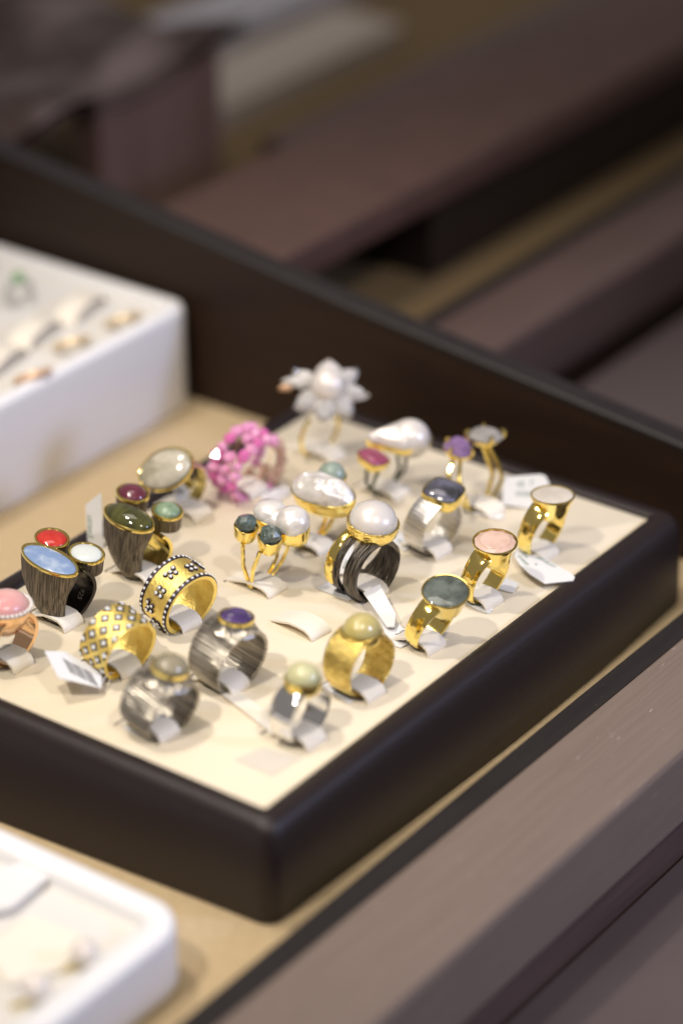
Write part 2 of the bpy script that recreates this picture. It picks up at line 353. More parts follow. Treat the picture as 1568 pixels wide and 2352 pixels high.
p = MB(); loft(p, [rrect(8, 182, 8, 38, 3, 13), rrect(8, 182, 8, 38, 3, 13.8)]); p.build('tray_pad', mat('grey_pad', (.48, .43, .39), 0, .6), bt)
bt = thing('display_tray', 'blue grey out of focus tray in the far top of the picture', 'tray', (470, 448, 0))
p = MB(); loft(p, [rrect(0, 260, 0, 50, 8, 0), rrect(0, 260, 0, 50, 8, 10), rrect(4, 256, 4, 46, 5, 11)]); p.build('tray_body', mat('blue_grey', (.46, .46, .54), 0, .6), bt)
p = MB(); loft(p, [rrect(8, 252, 8, 42, 3, 11), rrect(8, 252, 8, 42, 3, 11.8)]); p.build('tray_pad', mat('blue_grey_pad', (.50, .50, .58), 0, .6), bt)
p = MB(); box(p, 329, 411, 338, 352, 0, 66, 1.5); o = p.build('wooden_block', post_m)
tag(o, 'upright brown wooden block standing behind the white box at the back', 'block')
mt = MB(); nx, ny = 26, 26; v = []
for i in range(nx):
    for j in range(ny):
        x = 100 + 335 * i / (nx - 1); y = 336 + 460 * j / (ny - 1)
        v.append((x, y, 68 + 5 * math.sin(x * .05 + 1.3 * math.sin(y * .035)) + 4 * math.sin(y * .055 + x * .02) + random.uniform(-1, 1)))
kk = len(v); v += [(x, y, z - 5) for x, y, z in v]
fs = grid(nx, ny) + [tuple(kk + q for q in f_)[::-1] for f_ in grid(nx, ny)]
mt.add(v, fs); o = mt.build('leather_cloth', mottle_m); tag(o, 'crumpled mottled brown leather cloth lying on the upright panel', 'cloth')

# ------------------------------------------------------------------ the ring tray
U, V = 213.29, 140.91
tray = thing('ring_tray', 'black leatherette tray with cream pad full of rings', 'tray')
fr = MB(); rings = []
for d, z in ((-.6, 20), (-.3, 26.6), (.4, 27.4), (2, 27.9), (4.5, 27.8), (6.6, 26.8), (8.0, 24.8), (8.7, 21.5), (9.0, 14), (9.2, -4.8), (8.7, FELT + .1), (4, FELT + .1)):
    rr = max(.6, .8 + d * .55); rings.append(rrect(-d, U + d, -d, V + d, rr, z, 8, 12))
loft(fr, rings, False, False)
for k, v_ in enumerate(fr.v):
    if v_.z < 24 and v_.x < -2: v_ = fr.v[k] = Vector((v_.x - .05 * max(0, v_.y) * (1 - v_.z / 24), v_.y, v_.z))
    if v_.z < 24 and v_.y < -2: fr.v[k] = Vector((v_.x, v_.y - (.02 * min(110, max(0, v_.x)) - max(0, v_.x - 165) * .03) * (1 - v_.z / 24), v_.z))
fr.build('frame', frame_m, tray, sharp=60)
pd = MB(); loft(pd, [rrect(0.1, U - .1, .1, V - .1, 1, 21), rrect(.1, U - .1, .1, V - .1, 1, 25.6), rrect(.5, U - .5, .5, V - .5, .9, PAD)]); pd.build('pad', pad_m, tray, sharp=60)
def strap(P, yaw=-8, length=19, h=3.4, wd=8.6, seed=0):
    rnd = random.Random(seed); m = MB(); L = length
    pts = [(L * .52, .15), (L * .42, .9), (L * .25, h * .62), (L * .05, h * .95), (-L * .15, h), (-L * .30, h * .95), (-L * .40, h * .72), (-L * .455, h * .38), (-L * .46, .2)]
    v = []
    for y, z in pts:
        for x in (-wd / 2, -wd / 4, 0, wd / 4, wd / 2): v.append((x, y, z + .12 * math.sin(x + seed)))
    n = len(v); v += [(x, y * .97, z - .75 if z > .8 else z - .4) for x, y, z in v]
    g_ = grid(len(pts), 5); fs = g_ + [tuple(n + q for q in f_)[::-1] for f_ in g_]
    for i in range(len(pts) - 1):
        fs += [(i * 5, n + i * 5, n + i * 5 + 5, i * 5 + 5), (i * 5 + 4, i * 5 + 9, n + i * 5 + 9, n + i * 5 + 4)]
    e = (len(pts) - 1) * 5
    for k in range(4): fs += [(k, k + 1, n + k + 1, n + k), (e + k, n + e + k, n + e + k + 1, e + k + 1)]
    m.add(v, fs, Matrix.Translation(Vector((P.x, P.y, PAD))) @ Matrix.Rotation(R(yaw + rnd.uniform(-3, 3)), 4, 'Z'))
    return m.build('strap', strap_m, tray, sharp=50)
_ns = [0]
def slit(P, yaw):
    b = MB(); M = Matrix.Translation(Vector((P.x, P.y, 0))) @ Matrix.Rotation(R(yaw), 4, 'Z'); box(b, -4.9, 4.9, 9.3, 10.3, PAD - .4, PAD + .05, M=M); b.build('slit', slit_shade_m, tray, smooth=False)
class Ring:
    def __init__(s, name, label, px, py, yaw=-12, lean=0, roll=0, stp=True, slen=19, sh=3.6, group=None, top=None, zt=22):
        s.P = at(px, py, PAD); s.H = zt
        if top:                # lean the ring so that its head is where it stands
            d = (Matrix.Rotation(R(-yaw), 3, 'Z') @ (at(*top, PAD + zt) - s.P)); s.H = d.length + .6
            lean = math.degrees(math.asin(-d.normalized().y)); roll = math.degrees(math.atan2(d.x, d.z))
        s.M = Matrix.Translation(s.P + Vector((0, 0, -.6))) @ Matrix.Rotation(R(yaw), 4, 'Z') @ Matrix.Rotation(R(lean), 4, 'X') @ Matrix.Rotation(R(roll), 4, 'Y')
        s.o = thing(name, label, 'ring', s.M.translation, s.M.to_euler(), group)
        s.inv = s.M.inverted()
        if stp:
            _ns[0] += 1; strap(s.P, yaw * .6, slen, sh, seed=_ns[0]); slit(s.P, yaw * .6)
    def at(s, px, py, h): return s.inv @ at(px, py, PAD + h)
    def up(s): return s.inv.to_3x3() @ Vector((0, 0, 1))
strap(at(690, 1440, PAD), -8, 20, 3.4, seed=40)

# ------------------------------------------------------------------ the rings
def w_const(w): return lambda a: (-w / 2, w / 2)
def w_taper(wb, wt):           # width at the bottom, width at the top
    return lambda a: (lambda w: (-w / 2, w / 2))(wb + (wt - wb) * (math.sin(R(a)) * .5 + .5))
def head(r, pos, o, depth, bez, st, h, kind='dome', tilt=(0, 0, 0), M=None, rim=.7, bottom=.85, table=.6, flare=0.0, name='stone', smooth=True, n=9, p=1.0):
    if M is None: M = T(pos, *tilt)
    b = MB(); cup(b, o, -depth, 0, rim, bottom, M, flare); bz = b.build('bezel', bez, r.o, sharp=35)
    s = MB()
    if kind == 'dome': dome(s, o, h, -.2, M, n, p); s.build(name, st, r.o, sharp=60)
    else: facet(s, o, h, table, M, -.2); s.build(name, st, r.o, smooth=False)
    return bz, M

# three gold rings with round discs
def disc_ring(label, base, top, zt, st, facets, tilt=(0, 0, 0), rd=7.3, yaw=-6, split=False):
    r = Ring('disc_ring', label, *base, yaw=yaw, top=top, zt=zt, slen=17, sh=3.9, group='gold rings with a round flat stone along the right edge')
    H = r.H; b = MB()
    Rb = (H - 2.0) / 2
    band(b, Rb, lambda a: (lambda w: (-w / 2, w / 2))(5.6 + 2.2 * math.exp(-((a - 90) / 60) ** 2)), t=1.5, crown=.7, rx=.86)
    b.build('band', gold, r.o, sharp=50)
    th = R(tilt[0]); i3 = r.inv.to_3x3()
    c = MB(); o = ell(rd, rd, 48); M = frame_to((0, 0, H), i3 @ (HCAM * math.sin(th) + Vector((0, 0, math.cos(th)))), i3 @ HRIGHT)
    rings = [lift(sc2(o, .45), -8.0), lift(sc2(o, .64), -7.6), lift(sc2(o, .71), -6.4), lift(sc2(o, .78), -4.6), lift(sc2(o, .88), -2.4), lift(sc2(o, .98), -.7), lift(sc2(o, 1.0), -.2), lift(sc2(o, .985), .1), lift(sc2(o, .93), .05), lift(sc2(o, .92), -.5), lift(sc2(o, .9), -1.2)]
    loft(c, rings, M=M); c.build('bezel', gold, r.o, sharp=50)
    s = MB()
    if facets: facet(s, ell(rd * .92, rd * .92, 11), .9, .72, M, -.25); s.build('stone', st, r.o, smooth=False)
    else: dome(s, ell(rd * .92, rd * .92, 40), .55, -.2, M, 8, .6); s.build('stone', st, r.o, sharp=60)
    return r
disc_ring('gold ring with a faceted pale pink quartz disc on a flared cup', (1092, 1377), (1135, 1243), 22, st_rose, True, (5, 0, 0))
disc_ring('gold ring with a white shell disc, nearest the right corner of the tray', (1221, 1271), (1267, 1136), 22, st_shell, False, (-3, 0, 0))
disc_ring('gold ring with a dark grey green disc leaning towards the viewer', (959, 1478), (1021, 1358), 20, st_disc, False, (14, 0, 0), rd=7.6)

# silver ring with pale green cabochon in a gold cup
r = Ring('cabochon_ring', 'shiny silver ring with pale green cabochon in a gold cup, nearest the front corner', 682, 1696, yaw=-4, top=(695, 1556), zt=20, slen=17, sh=4.2)
b = MB(); band(b, (r.H - 1.5) / 2, w_taper(7.5, 9), 1.6, .6); b.build('band', silver, r.o)
head(r, (0, 0, r.H), ell(5.3, 5.3, 40), 4.4, gold, st_prehn, 4.8, rim=.55, bottom=.92)

# scratched gold ring with pale citrine
r = Ring('citrine_ring', 'scratched wide gold ring with pale yellow citrine cabochon', 816, 1587, yaw=-6, top=(830, 1448), zt=20, slen=18, sh=4.0)
b = MB(); band(b, (r.H + .5) / 2, w_taper(9.5, 12.5), 1.4, .5); b.build('band', gold_scratch, r.o)
head(r, (0, 0, r.H), ell(6.3, 5.6, 40), 3.6, gold, st_citrine, 5.6, rim=.6, bottom=.95)

# two ridged grey rings
def ridged(label, base, top, zt, o, st, bez, h, facets, yaw):
    r = Ring('ridged_ring', label, *base, yaw=yaw, top=top, zt=zt, slen=18, sh=4.2, group='wide ridged grey silver rings')
    H = r.H; b = MB(); Rb = (H - 2) / 2
    band(b, Rb, w_taper(11.5, 14), 1.5, .5, n=330, rib=lambda i, q: .17 * math.sin(i * 1.13 + .9 * math.sin(i * .21) + q * 1.6) + .05 * math.sin(i * .37 + q * 5)); b.build('band', grey_ridge, r.o, sharp=50)
    e = MB()
    for k in range(44 if facets else 0):        # bright grains along the front rim
        a = R(-20 + 250 * k / 43); ico(e, .26, T(((Rb - .5) * math.cos(a), -(5.75 + 1.25 * (math.sin(a) * .5 + .5)) + .1, Rb + (Rb - .5) * math.sin(a))))
    if facets: e.build('grain_edge', silver, r.o)
    c = MB(); oo = off(o, .7)
    loft(c, [lift(sc2(oo, 1.35), -4.4), lift(sc2(oo, 1.12), -3.0), lift(sc2(oo, 1.02), -1.4)], M=T((0, 0, H))); c.build('collar', grey_ridge, r.o)
    head(r, (0, 0, H), o, 1.9, bez, st, h, 'facet' if facets else 'dome', rim=.65, bottom=1.0, table=.55)
ridged('wide ridged grey silver ring with oval violet amethyst', (506, 1570), (543, 1414), 23, ell(5.6, 4.6, 14), st_ameth, gold, 1.6, True, -6)
ridged('wide ridged grey silver ring with smoky cabochon, nearest the front tray edge', (345, 1676), (392, 1530), 22, ell(5.6, 5.0, 40), st_smoky, gold, 3.4, False, -6)

# gold band with diamond flowers
def on_band(Rb, a, y, out=0.0):     # a spot on a band's outer face: frame with z pointing outwards
    c, s = math.cos(R(a)), math.sin(R(a)); return frame_to(((Rb + out) * c, y, Rb + (Rb + out) * s), (c, 0, s), (0, 1, 0))
r = Ring('flower_band_ring', 'wide matte gold band with small diamond flowers and dark pave rims', 400, 1424, yaw=-8, lean=13, slen=18, sh=3.8)
RB = 11.0; b = MB(); band(b, RB, w_const(12.4), 1.5, .25); b.build('band', gold_matte, r.o)
for y in (-5.3, 5.3):
    e = MB(); band(e, RB + .15, lambda a, y=y: (y - .75, y + .75), 1.0, .15, lift=-.15); eb = e.build('pave_border', pave_dark, r.o)
    d = MB()
    for k in range(34):
        ico(d, .56, on_band(RB, 360 * k / 34, y, .2), 1, .06, 1, 1, .7)
    d.build('diamonds', diamond, eb, smooth=False)
for a, y, q in ((182, 1.6, 0), (147, -.6, 45), (112, 1.2, 0), (212, -1.4, 45), (78, -1.2, 45), (46, 1.0, 0)):
    fl = MB(); dm = MB(); cm = on_band(RB, a, y, 0)
    for k in range(5 if q == 0 else 4):
        n_ = 5 if q == 0 else 4
        ang = 2 * pi * k / n_ + R(q); rad = 1.75 if n_ == 5 else 1.35
        if q == 0 and k == 0: px_, py_ = 0, 0
        else: px_, py_ = rad * math.cos(ang), rad * math.sin(ang)
        loft(fl, [lift([(px_ + x, py_ + yy) for x, yy in ell(.92, .92, 12)], -.2), lift([(px_ + x, py_ + yy) for x, yy in ell(.86, .86, 12)], .4), lift([(px_ + x, py_ + yy) for x, yy in ell(.7, .7, 12)], .55)], M=cm)
        ico(dm, .70, cm @ T((px_, py_, .45)), 1, .05, 1, 1, .7)
    fo = fl.build('diamond_flower', pave_dark, r.o); dm.build('diamonds', diamond, fo, smooth=False)

# gold lattice band
r = Ring('lattice_ring', 'gold lattice band with square diamonds set in dark lozenges', 262, 1531, yaw=-8, lean=13, slen=17, sh=4.2)
RB = 10.7; b = MB(); band(b, RB, w_const(11.6), 1.4, .3); b.build('band', gold_matte, r.o)
lz = MB(); dm = MB(); nA = 11
for row in range(5):
    y = -5.2 + 2.6 * row
    for k in range(nA):
        a = 360 * (k + (.5 if row % 2 else 0)) / nA; cm = on_band(RB, a, y, .0)
        hw = 1.75 if 0 < row < 4 else 1.65; sq = [(hw, 0), (0, hw), (-hw, 0), (0, -hw)]
        if row == 0: sq = [(hw, 0), (0, hw), (-.2, hw * .9), (-.2, -hw * .9), (0, -hw)]
        if row == 4: sq = [(.2, hw * .9), (0, hw), (-hw, 0), (0, -hw), (.2, -hw * .9)]
        loft(lz, [lift(sq, -.4), lift(sq, .08), lift(sc2(sq, .8), .16)], M=cm)
        if row in (0, 4): cm = cm @ T((.35 if row == 0 else -.35, 0, 0))
        s4 = [(.98, 0), (0, .98), (-.98, 0), (0, -.98)]
        loft(dm, [lift(s4, -.2), lift(s4, .2), lift(sc2(s4, .6), .42)], M=cm)
lo = lz.build('dark_lozenges', pave_dark, r.o); dm.build('diamonds', diamond, lo, smooth=False)

# ring cut by the left picture edge
r = Ring('halo_ring', 'rose gold ring with big pink opal in a seed pearl halo', 14, 1520, yaw=-4, top=(14, 1388), zt=20, slen=17, sh=4.2)
b = MB(); band(b, (r.H - 1) / 2, w_taper(6, 12), 1.5, .4); b.build('band', rose_gold, r.o)
c = MB(); o = ell(8.2, 7.4, 44); M = T((0, 0, r.H), 4, 0, 0)
loft(c, [lift(sc2(o, .55), -9), lift(sc2(o, .82), -6), lift(sc2(o, 1.0), -2.6), lift(sc2(o, 1.06), -.6), lift(sc2(o, .95), 0), lift(sc2(o, .8), -.2)], M=M); c.build('bezel', rose_gold, r.o)
h = MB()
for k in range(34):
    a = 2 * pi * k / 34; ico(h, .72, M @ T((8.1 * math.cos(a), 7.3 * math.sin(a), 0)), 2)
h.build('seed_pearl_halo', pearl, r.o)
s = MB(); dome(s, ell(7.3, 6.5, 44), 4.2, -.2, M); s.build('stone', st_pinkop, r.o)

# two bark textured rings with three stones
def trio(label, base, yaw, lean, stones, body_o, bark, tag925=False, inner=None):
    r = Ring('three_stone_ring', label, *base, yaw=yaw, lean=lean, slen=18, sh=4.0, group='bark textured rings with three oval stones')
    (px, py, zt, a_, b_, rz, st, h, kind) = stones[0]
    P = r.at(px, py, zt); o = [(x, y) for x, y in ell(a_, b_, 48, 2.0)]
    o = [(x * math.cos(R(rz)) - y * math.sin(R(rz)), x * math.sin(R(rz)) + y * math.cos(R(rz))) for x, y in o]
    oo = off(o, .9); nrm = Vector((0, 0, 1))
    body = MB(); rings = []
    for q, kx, ky, shx in ((0, .40, .30, 2.2), (.03, .46, .36, .8), (.10, .50, .44, -.8), (.24, .52, .57, -2.0), (.42, .58, .71, -2.3), (.62, .72, .85, -1.5), (.82, .90, .96, -.5), (.95, 1.0, 1.0, 0), (1, 1.0, 1.0, 0)):
        z = -.2 + (P.z + .2 - .5) * q
        rings.append([(P.x + shx + x * kx, P.y * min(1, q * 1.6) + y * ky, z) for x, y in oo])
    loft(body, rings); body.build('body', bark, r.o, sharp=50)
    lim = MB(); Rb = 11.2 if tag925 else 9.4
    band(lim, Rb, lambda a: (-3.6 - 2.6 * min(1, max(0, (a + 90) / 90)), 4.4), 1.2, .1, a0=-100, a1=62, n=50); lb = lim.build('limb', inner or dark_polish, r.o)
    if tag925:
        words('925', 2.6, ink_grey, r.o, frame_to(((Rb - 1.36) * math.cos(R(-22)), -1.4, Rb + (Rb - 1.36) * math.sin(R(-22))), (-math.cos(R(-22)), 0, math.sin(R(22))), (-.35, .0, -.95)), 'stamp')
    for i, (px, py, zt, a_, b_, rz, st, h, kind) in enumerate(stones):
        P = r.at(px, py, zt); o = ell(a_, b_, 44)
        M = T(P, 0, 0, rz)
        if i:
            c = MB(); oc = off(o, .75); loft(c, [lift(sc2(oc, .7), -6.2), lift(sc2(oc, .97), -5.6), lift(oc, -.6)], M=M); c.build('cup', bark, r.o)
        ri = MB(); loft(ri, [lift(off(o, .95), -.7), lift(off(o, 1.0), -.1), lift(off(o, .8), .25), lift(off(o, .25), .25), lift(off(o, -.1), -.1), lift(off(o, -.1), -.8)], M=M); ri.build('gold_rim', gold, r.o)
        s = MB(); dome(s, o, h, -.25, M, 9, .8 if kind == 'flat' else 1); s.build('stone', st, r.o, sharp=60)
    return r
trio('dark bark textured ring with blue opal, red coral and white opal', (128, 1425), -6, 8,
     [(115, 1285, 21, 5.0, 10.2, 4, st_opal, .7, 'flat'), (120, 1236, 22, 4.6, 4.9, 0, st_coral, 1.4, 'dome'), (199, 1270, 20, 4.7, 5.2, 0, st_white, 1.3, 'dome')], None, dark_bark, True)
trio('bark textured ring with dark green oval, garnet and pale green stones', (315, 1322), -6, 8,
     [(297, 1189, 21, 5.2, 8.8, 4, st_green, 3.4, 'dome'), (305, 1132, 22.5, 4.4, 4.8, 0, st_garnet, 2.4, 'dome'), (385, 1173, 20, 4.2, 4.3, 0, st_sage, 2.6, 'dome')], None, dark_bark, False, gold)

# big milky quartz ring
r = Ring('quartz_ring', 'silver and gold ring with large tilted milky quartz oval', 420, 1172, yaw=-6, lean=4, slen=22, sh=3.4)
P = r.at(380, 1077, 19); M = frame_to(P, (-.70, -.08, .71), (.5, -.7, .5)); o = ell(9.6, 7.0, 48)
c = MB(); loft(c, [lift(sc2(o, .30), -16.5), lift(sc2(o, .36), -13), lift(sc2(o, .48), -9), lift(sc2(o, .72), -5), lift(sc2(o, .94), -2), lift(sc2(o, 1.0), -1.0)], M=M); c.build('body', silver, r.o)
ri = MB(); loft(ri, [lift(off(o, .5), -1.2), lift(off(o, .55), -.2), lift(off(o, .2), .1), lift(off(o, -.3), -.3)], M=M); ri.build('gold_rim', gold, r.o)
s = MB(); dome(s, ell(9.4, 6.8, 48), 2.4, -.3, M, 9, .9); s.build('stone', st_quartz, r.o, sharp=60)
b = MB(); band(b, 9.6, lambda a: (-2.6, 2.6), 1.1, .2, a0=-110, a1=80, n=60); b.build('band', silver, r.o)
b = MB(); band(b, 8.45, lambda a: (-2.5, 2.5), .25, .0, a0=-110, a1=70, n=60, lift=1.15); b.build('gold_lining', gold, r.o)

# openwork band of pink sapphires
r = Ring('sapphire_band_ring', 'openwork band of pink and peach sapphire beads', 560, 1124, yaw=-8, lean=10, slen=17, sh=3.2)
RB = 11.4; wr = MB()
for y in (-4.6, 0, 4.6): tube(wr, [(RB * math.cos(2 * pi * k / 40), y, RB + RB * math.sin(2 * pi * k / 40)) for k in range(41)], .25, 6)
wr.build('wire_frame', rose_gold, r.o)
protos = {}
def bead(m, p, s):
    if m.name not in protos:
        q = MB(); ico(q, 2.5, Matrix.Identity(4), 1, .10); protos[m.name] = q.build('bead', m, r.o, smooth=False); o = protos[m.name]
    else: o = protos[m.name].copy(); C.objects.link(o); o.parent = r.o
    o.location = Vector(p) * S; o.scale = (s, s, s * .9); o.rotation_euler = (random.uniform(0, 3), random.uniform(0, 3), 0)
for row, (y, n_, ph) in enumerate(((-4.8, 19, 0), (0, 16, .5), (4.8, 19, .25))):
    for k in range(n_):
        a = 2 * pi * (k + ph) / n_
        if row == 1 and k % 5 == 0: continue
        c_ = math.cos(a)
        m = bead_peach if c_ > .3 and math.sin(a) < .75 and random.random() < .8 else random.choice((bead_pink, bead_pink, bead_mag))
        bead(m, (RB * c_, y + random.uniform(-.4, .4), RB + RB * math.sin(a)), random.uniform(.85, 1.12))

# pearl flower ring
r = Ring('flower_ring', 'tall flower ring with round white pearl and clear crystal petals', 730, 1040, yaw=-10, lean=6, slen=20, sh=2.8)
b = MB()
for a0, a1 in ((-90, 55), (-90, -235)):
    tube(b, arc(0, 9.2, 9.0, a0, a1, 0, 0, 20), .75, 8)
b.build('band', gold, r.o)
CP = r.at(753, 888, 27); NR = (r.inv.to_3x3() @ (-FWD * .75 + Vector((0, 0, .65)))).normalized(); FM = frame_to(CP, NR, r.inv.to_3x3() @ RIGHT)
s = MB(); ico(s, 6.0, FM @ T((0, 0, 1.2)), 4, 0, 1, 1, .95); s.build('pearl', pearl, r.o)
def petal(mb, L, wd, th):
    o = []
    for k in range(14):
        a = 2 * pi * k / 14; x = math.cos(a); yy = math.sin(a) * (1 - .45 * max(0, x)) * wd
        o.append((x * L, yy))
    return o
for k, (ang, L, wd, tl) in enumerate(((88, 4.2, 4.8, -6), (38, 4.6, 3.4, 8), (-8, 5.0, 3.2, 18), (-52, 4.8, 4.0, 24), (-98, 4.6, 4.1, 26), (-148, 5.0, 3.9, 20), (148, 4.6, 3.0, 5))):
    M = FM @ Matrix.Rotation(R(ang), 4, 'Z') @ T((7.4 if k == 0 else 9.4 if k in (2, 6) else 8.6, 0, -1.8), 0, tl, 0)
    q = MB(); facet(q, petal(None, L, wd, 2), 1.9, .55, M); q.build('petal', crystal_frost if k == 0 else crystal, r.o, smooth=False)
    pr = MB(); tube(pr, [M @ Vector((L * .9, 0, -.4)), M @ Vector((L * .95, 0, 1.2)), M @ Vector((L * .8, 0, 1.9))], .45, 6); pr.build('prong', silver, r.o)
lf = MB(); M = FM @ Matrix.Rotation(R(168), 4, 'Z') @ T((11.0, 0, -.6), 0, 6, 0)
facet(lf, [(-6, 0), (-3, -2.2), (1, -2.4), (4, -1.2), (5.6, .3), (3, 1.6), (-2, 2.2)], 1.3, .6, M); lf.build('leaf', crystal, r.o, smooth=False)
lf = MB(); M = FM @ Matrix.Rotation(R(178), 4, 'Z') @ T((15.0, .3, -1.0), 0, 10, 0)
facet(lf, [(-2.4, -.9), (0, -1.3), (2.2, -.3), (2.3, .5), (0, 1.2), (-2.2, .9)], 1.0, .6, M); lf.build('leaf_tip', copper, r.o, smooth=False)

# blackened ring with mabe pearl dome
r = Ring('pearl_dome_ring', 'blackened split band ring with gold strand and white pearl dome', 826, 1355, yaw=-7, lean=6, slen=19, sh=4.0)
RB = 11.0
b = MB(); band(b, RB, lambda a: (-6.6, -6.6 + (12.4 if a < -50 or a > 250 else 12.4 - 7.2 * min(1, max(0, (250 - a) / 30.0)) if a > 90 else 7.0 + 4 * min(1, max(0, (20 - a) / 60)))), 1.7, .35, a0=-90, a1=270, n=140); b.build('front_strand', dark_black, r.o)
b = MB(); band(b, RB, lambda a: (1.0, 5.9), 1.7, .2, a0=104, a1=258, n=70); b.build('back_strand', dark_black, r.o)
b = MB(); band(b, RB + .45, lambda a: (2.9, 6.3), 1.2, .3, a0=96, a1=208, n=60, lift=-.45); b.build('gold_strand', gold, r.o)
P = r.at(857, 1196, 25)
head(r, P, ell(7.8, 7.8, 56), 4.8, gold_hammer, pearl, 6.4, rim=.75, bottom=.94, name='pearl', n=12, tilt=(4, 0, 0))

# silver ring with cushion stone
r = Ring('cushion_ring', 'brushed silver band with blue grey cushion stone in a gold bezel', 975, 1262, yaw=-8, top=(1018, 1126), zt=21, slen=18, sh=4.2)
b = MB(); band(b, (r.H - 2) / 2, w_const(8.6), 1.3, .2); b.build('band', silver_brushed, r.o)
head(r, (0, 0, r.H), ell(5.9, 5.9, 40, 3.4), 4.2, gold, st_labr, 2.0, 'dome', M=frame_to((0, 0, r.H), r.inv.to_3x3() @ Vector((-.10, -.16, 1)), r.inv.to_3x3() @ Vector((1, .12, 0))), rim=.6, bottom=1.0)

# double baroque pearl with two raw crystals
def peanut(a1, r1, a2, r2, n=48, waist=.8):
    o = []
    for k in range(n):
        t = 2 * pi * k / n; x = math.cos(t); L = (a1 + a2) / 2
        rad = r1 * (1 - x) / 2 + r2 * (1 + x) / 2
        o.append(((a2 if x > 0 else a1) * x, rad * math.sin(t) * (1 - (1 - waist) * math.exp(-(x * 3) ** 2))))
    return o
r = Ring('baroque_pearl_ring', 'thin gold wire ring with double lobed baroque pearl and two raw green crystals', 590, 1345, yaw=-6, lean=7, slen=20, sh=3.2)
P = r.at(648, 1192, 22); o = peanut(10.4, 5.6, 9.6, 5.8); M = T(P, 10, 0, -84)
b = MB(); cup(b, o, -5.6, 0, .5, .98, M); b.build('bezel', gold, r.o, sharp=35)
s = MB(); dome(s, o, 3.0, -.2, M, 9, .8)
ico(s, 5.6, M @ T((4.3, 0, 1.0)), 4, 0, 1, .98, .92); ico(s, 5.2, M @ T((-5.0, .3, .2)), 4, 0, 1.08, 1, .72)
s.build('pearl', pearl_baroque, r.o, sharp=80)
wr = MB()
for (px, py, zt) in ((566, 1207, 21.5), (620, 1234, 19.5)):
    P = r.at(px, py, zt); o = ell(3.3, 3.5, 20, 2.6); M = T(P, 6, -6, random.uniform(-20, 20))
    b = MB(); cup(b, o, -5.2, 0, .4, .9, M); b.build('crystal_cup', gold, r.o, sharp=35)
    s = MB(); ico(s, 3.5, M @ T((0, 0, .7)), 2, .16, 1, 1, .95); s.build('raw_crystal', st_raw, r.o, smooth=False)
    tube(wr, [P + Vector((0, 0, -5)), P * .72 + Vector((-3.2, 0, 1.0)), P * .40 + Vector((-4.4, 0, .5)), Vector((-2.8, P.y * .10, 1.4)), Vector((0, 0, .3))], .72, 8)
for yy in (-2.6, 1.6):
    tube(wr, [(0, 0, .3), (5.5, yy * .3, 2.0), (9.6, yy * .6, 7), (10.4, yy, 12), (8.6, yy, 18.5)], .6, 8)
wr.build('wire_band', gold, r.o)

# large baroque pearl with sea green bead
r = Ring('baroque_pearl_ring', 'gold ring with large wrinkled oval baroque pearl and sea green bead', 706, 1252, yaw=-6, lean=4, slen=18, sh=3.0)
P = r.at(742, 1130, 21); o = peanut(11.6, 6.4, 11.4, 6.2, 52, .97); M = T(P, 14, -4, -80)
b = MB(); cup(b, o, -5.6, 0, .55, .93, M); b.build('bezel', gold, r.o, sharp=35)
s = MB(); dome(s, o, 5.6, -.2, Matrix.Identity(4), 18, .8)
for k, v_ in enumerate(s.v):
    if v_.z > -.15:
        q = min(1, v_.z / 2.0); s.v[k] = Vector((v_.x, v_.y, v_.z + q * 1.6 * mnoise.noise(Vector((v_.x * .22, v_.y * .26, 1.7))) + q * .6 * mnoise.noise(Vector((v_.x * .5, v_.y * .5, 4)))))
    s.v[k] = M @ s.v[k]
s.build('pearl', pearl_baroque, r.o, sharp=80)
B = r.at(762, 1090, 21); b = MB(); M = T(B); cup(b, ell(4.7, 4.7, 28), -3, 0, .4, .9, M); b.build('crystal_cup', gold, r.o)
s = MB(); dome(s, ell(4.7, 4.7, 32), 4.4, -.2, M); s.build('bead', st_bead, r.o, sharp=80)
wr = MB()
for yy in (-2.2, 2.2):
    tube(wr, arc(1.0, 10, 9.6, -90, 20, 0, yy, 14), .7, 8); tube(wr, arc(1.0, 10, 9.6, -90, -215, 0, yy, 14), .7, 8)
wr.build('wire_band', gold, r.o)

# pink stone and pear pearl on one split blackened band
r = Ring('two_stone_ring', 'blackened split wire ring with pink tourmaline and pear shaped pearl', 880, 1128, yaw=-8, lean=4, slen=18, sh=3.0)
P = r.at(858, 1049, 17); M = T(P, 8, 4, -4)
b = MB(); o = ell(4.2, 5.0, 36, 3.6); cup(b, o, -3.2, 0, .5, .9, M); b.build('bezel', gold, r.o, sharp=35)
s = MB(); dome(s, o, 1.8, -.2, M, 8, .8); s.build('stone', st_rhodo, r.o, sharp=60)
Q = r.at(922, 1007, 19)
o = []
for k in range(52):
    t = 2 * pi * k / 52; x = math.cos(t); o.append((x * 11.2 - 1.0, 7.0 * math.sin(t) * (1 if x > 0 else 1 - .72 * abs(x) ** .9)))
M = T(Q, 4, 0, -36)
b = MB(); cup(b, o, -2.6, 0, .45, .94, M); b.build('bezel', gold, r.o, sharp=35)
s = MB(); dome(s, o, 5.4, -.2, M, 12, .9); ico(s, 7.2, M @ T((2.8, 0, -.2)), 4, 0, 1, .98, .95); ico(s, 2.4, M @ T((-9.4, .2, .6)), 3); s.build('pearl', pearl, r.o, sharp=80)
wr = MB()
for ex, A in ((-1, P), (1, Q)):
    for yy in (-2.6, 2.6):
        A2 = A + Vector((ex * -.5, yy * .9, -2.6))
        tube(wr, [A2, A2 + Vector((ex * 1.0, 0, -3.5)), Vector((ex * 8.2, A.y * .4 + yy * .45, 6.4)), Vector((ex * 5.6, yy * .1, 2.6)), Vector((0, 0, .4))], .65, 8)
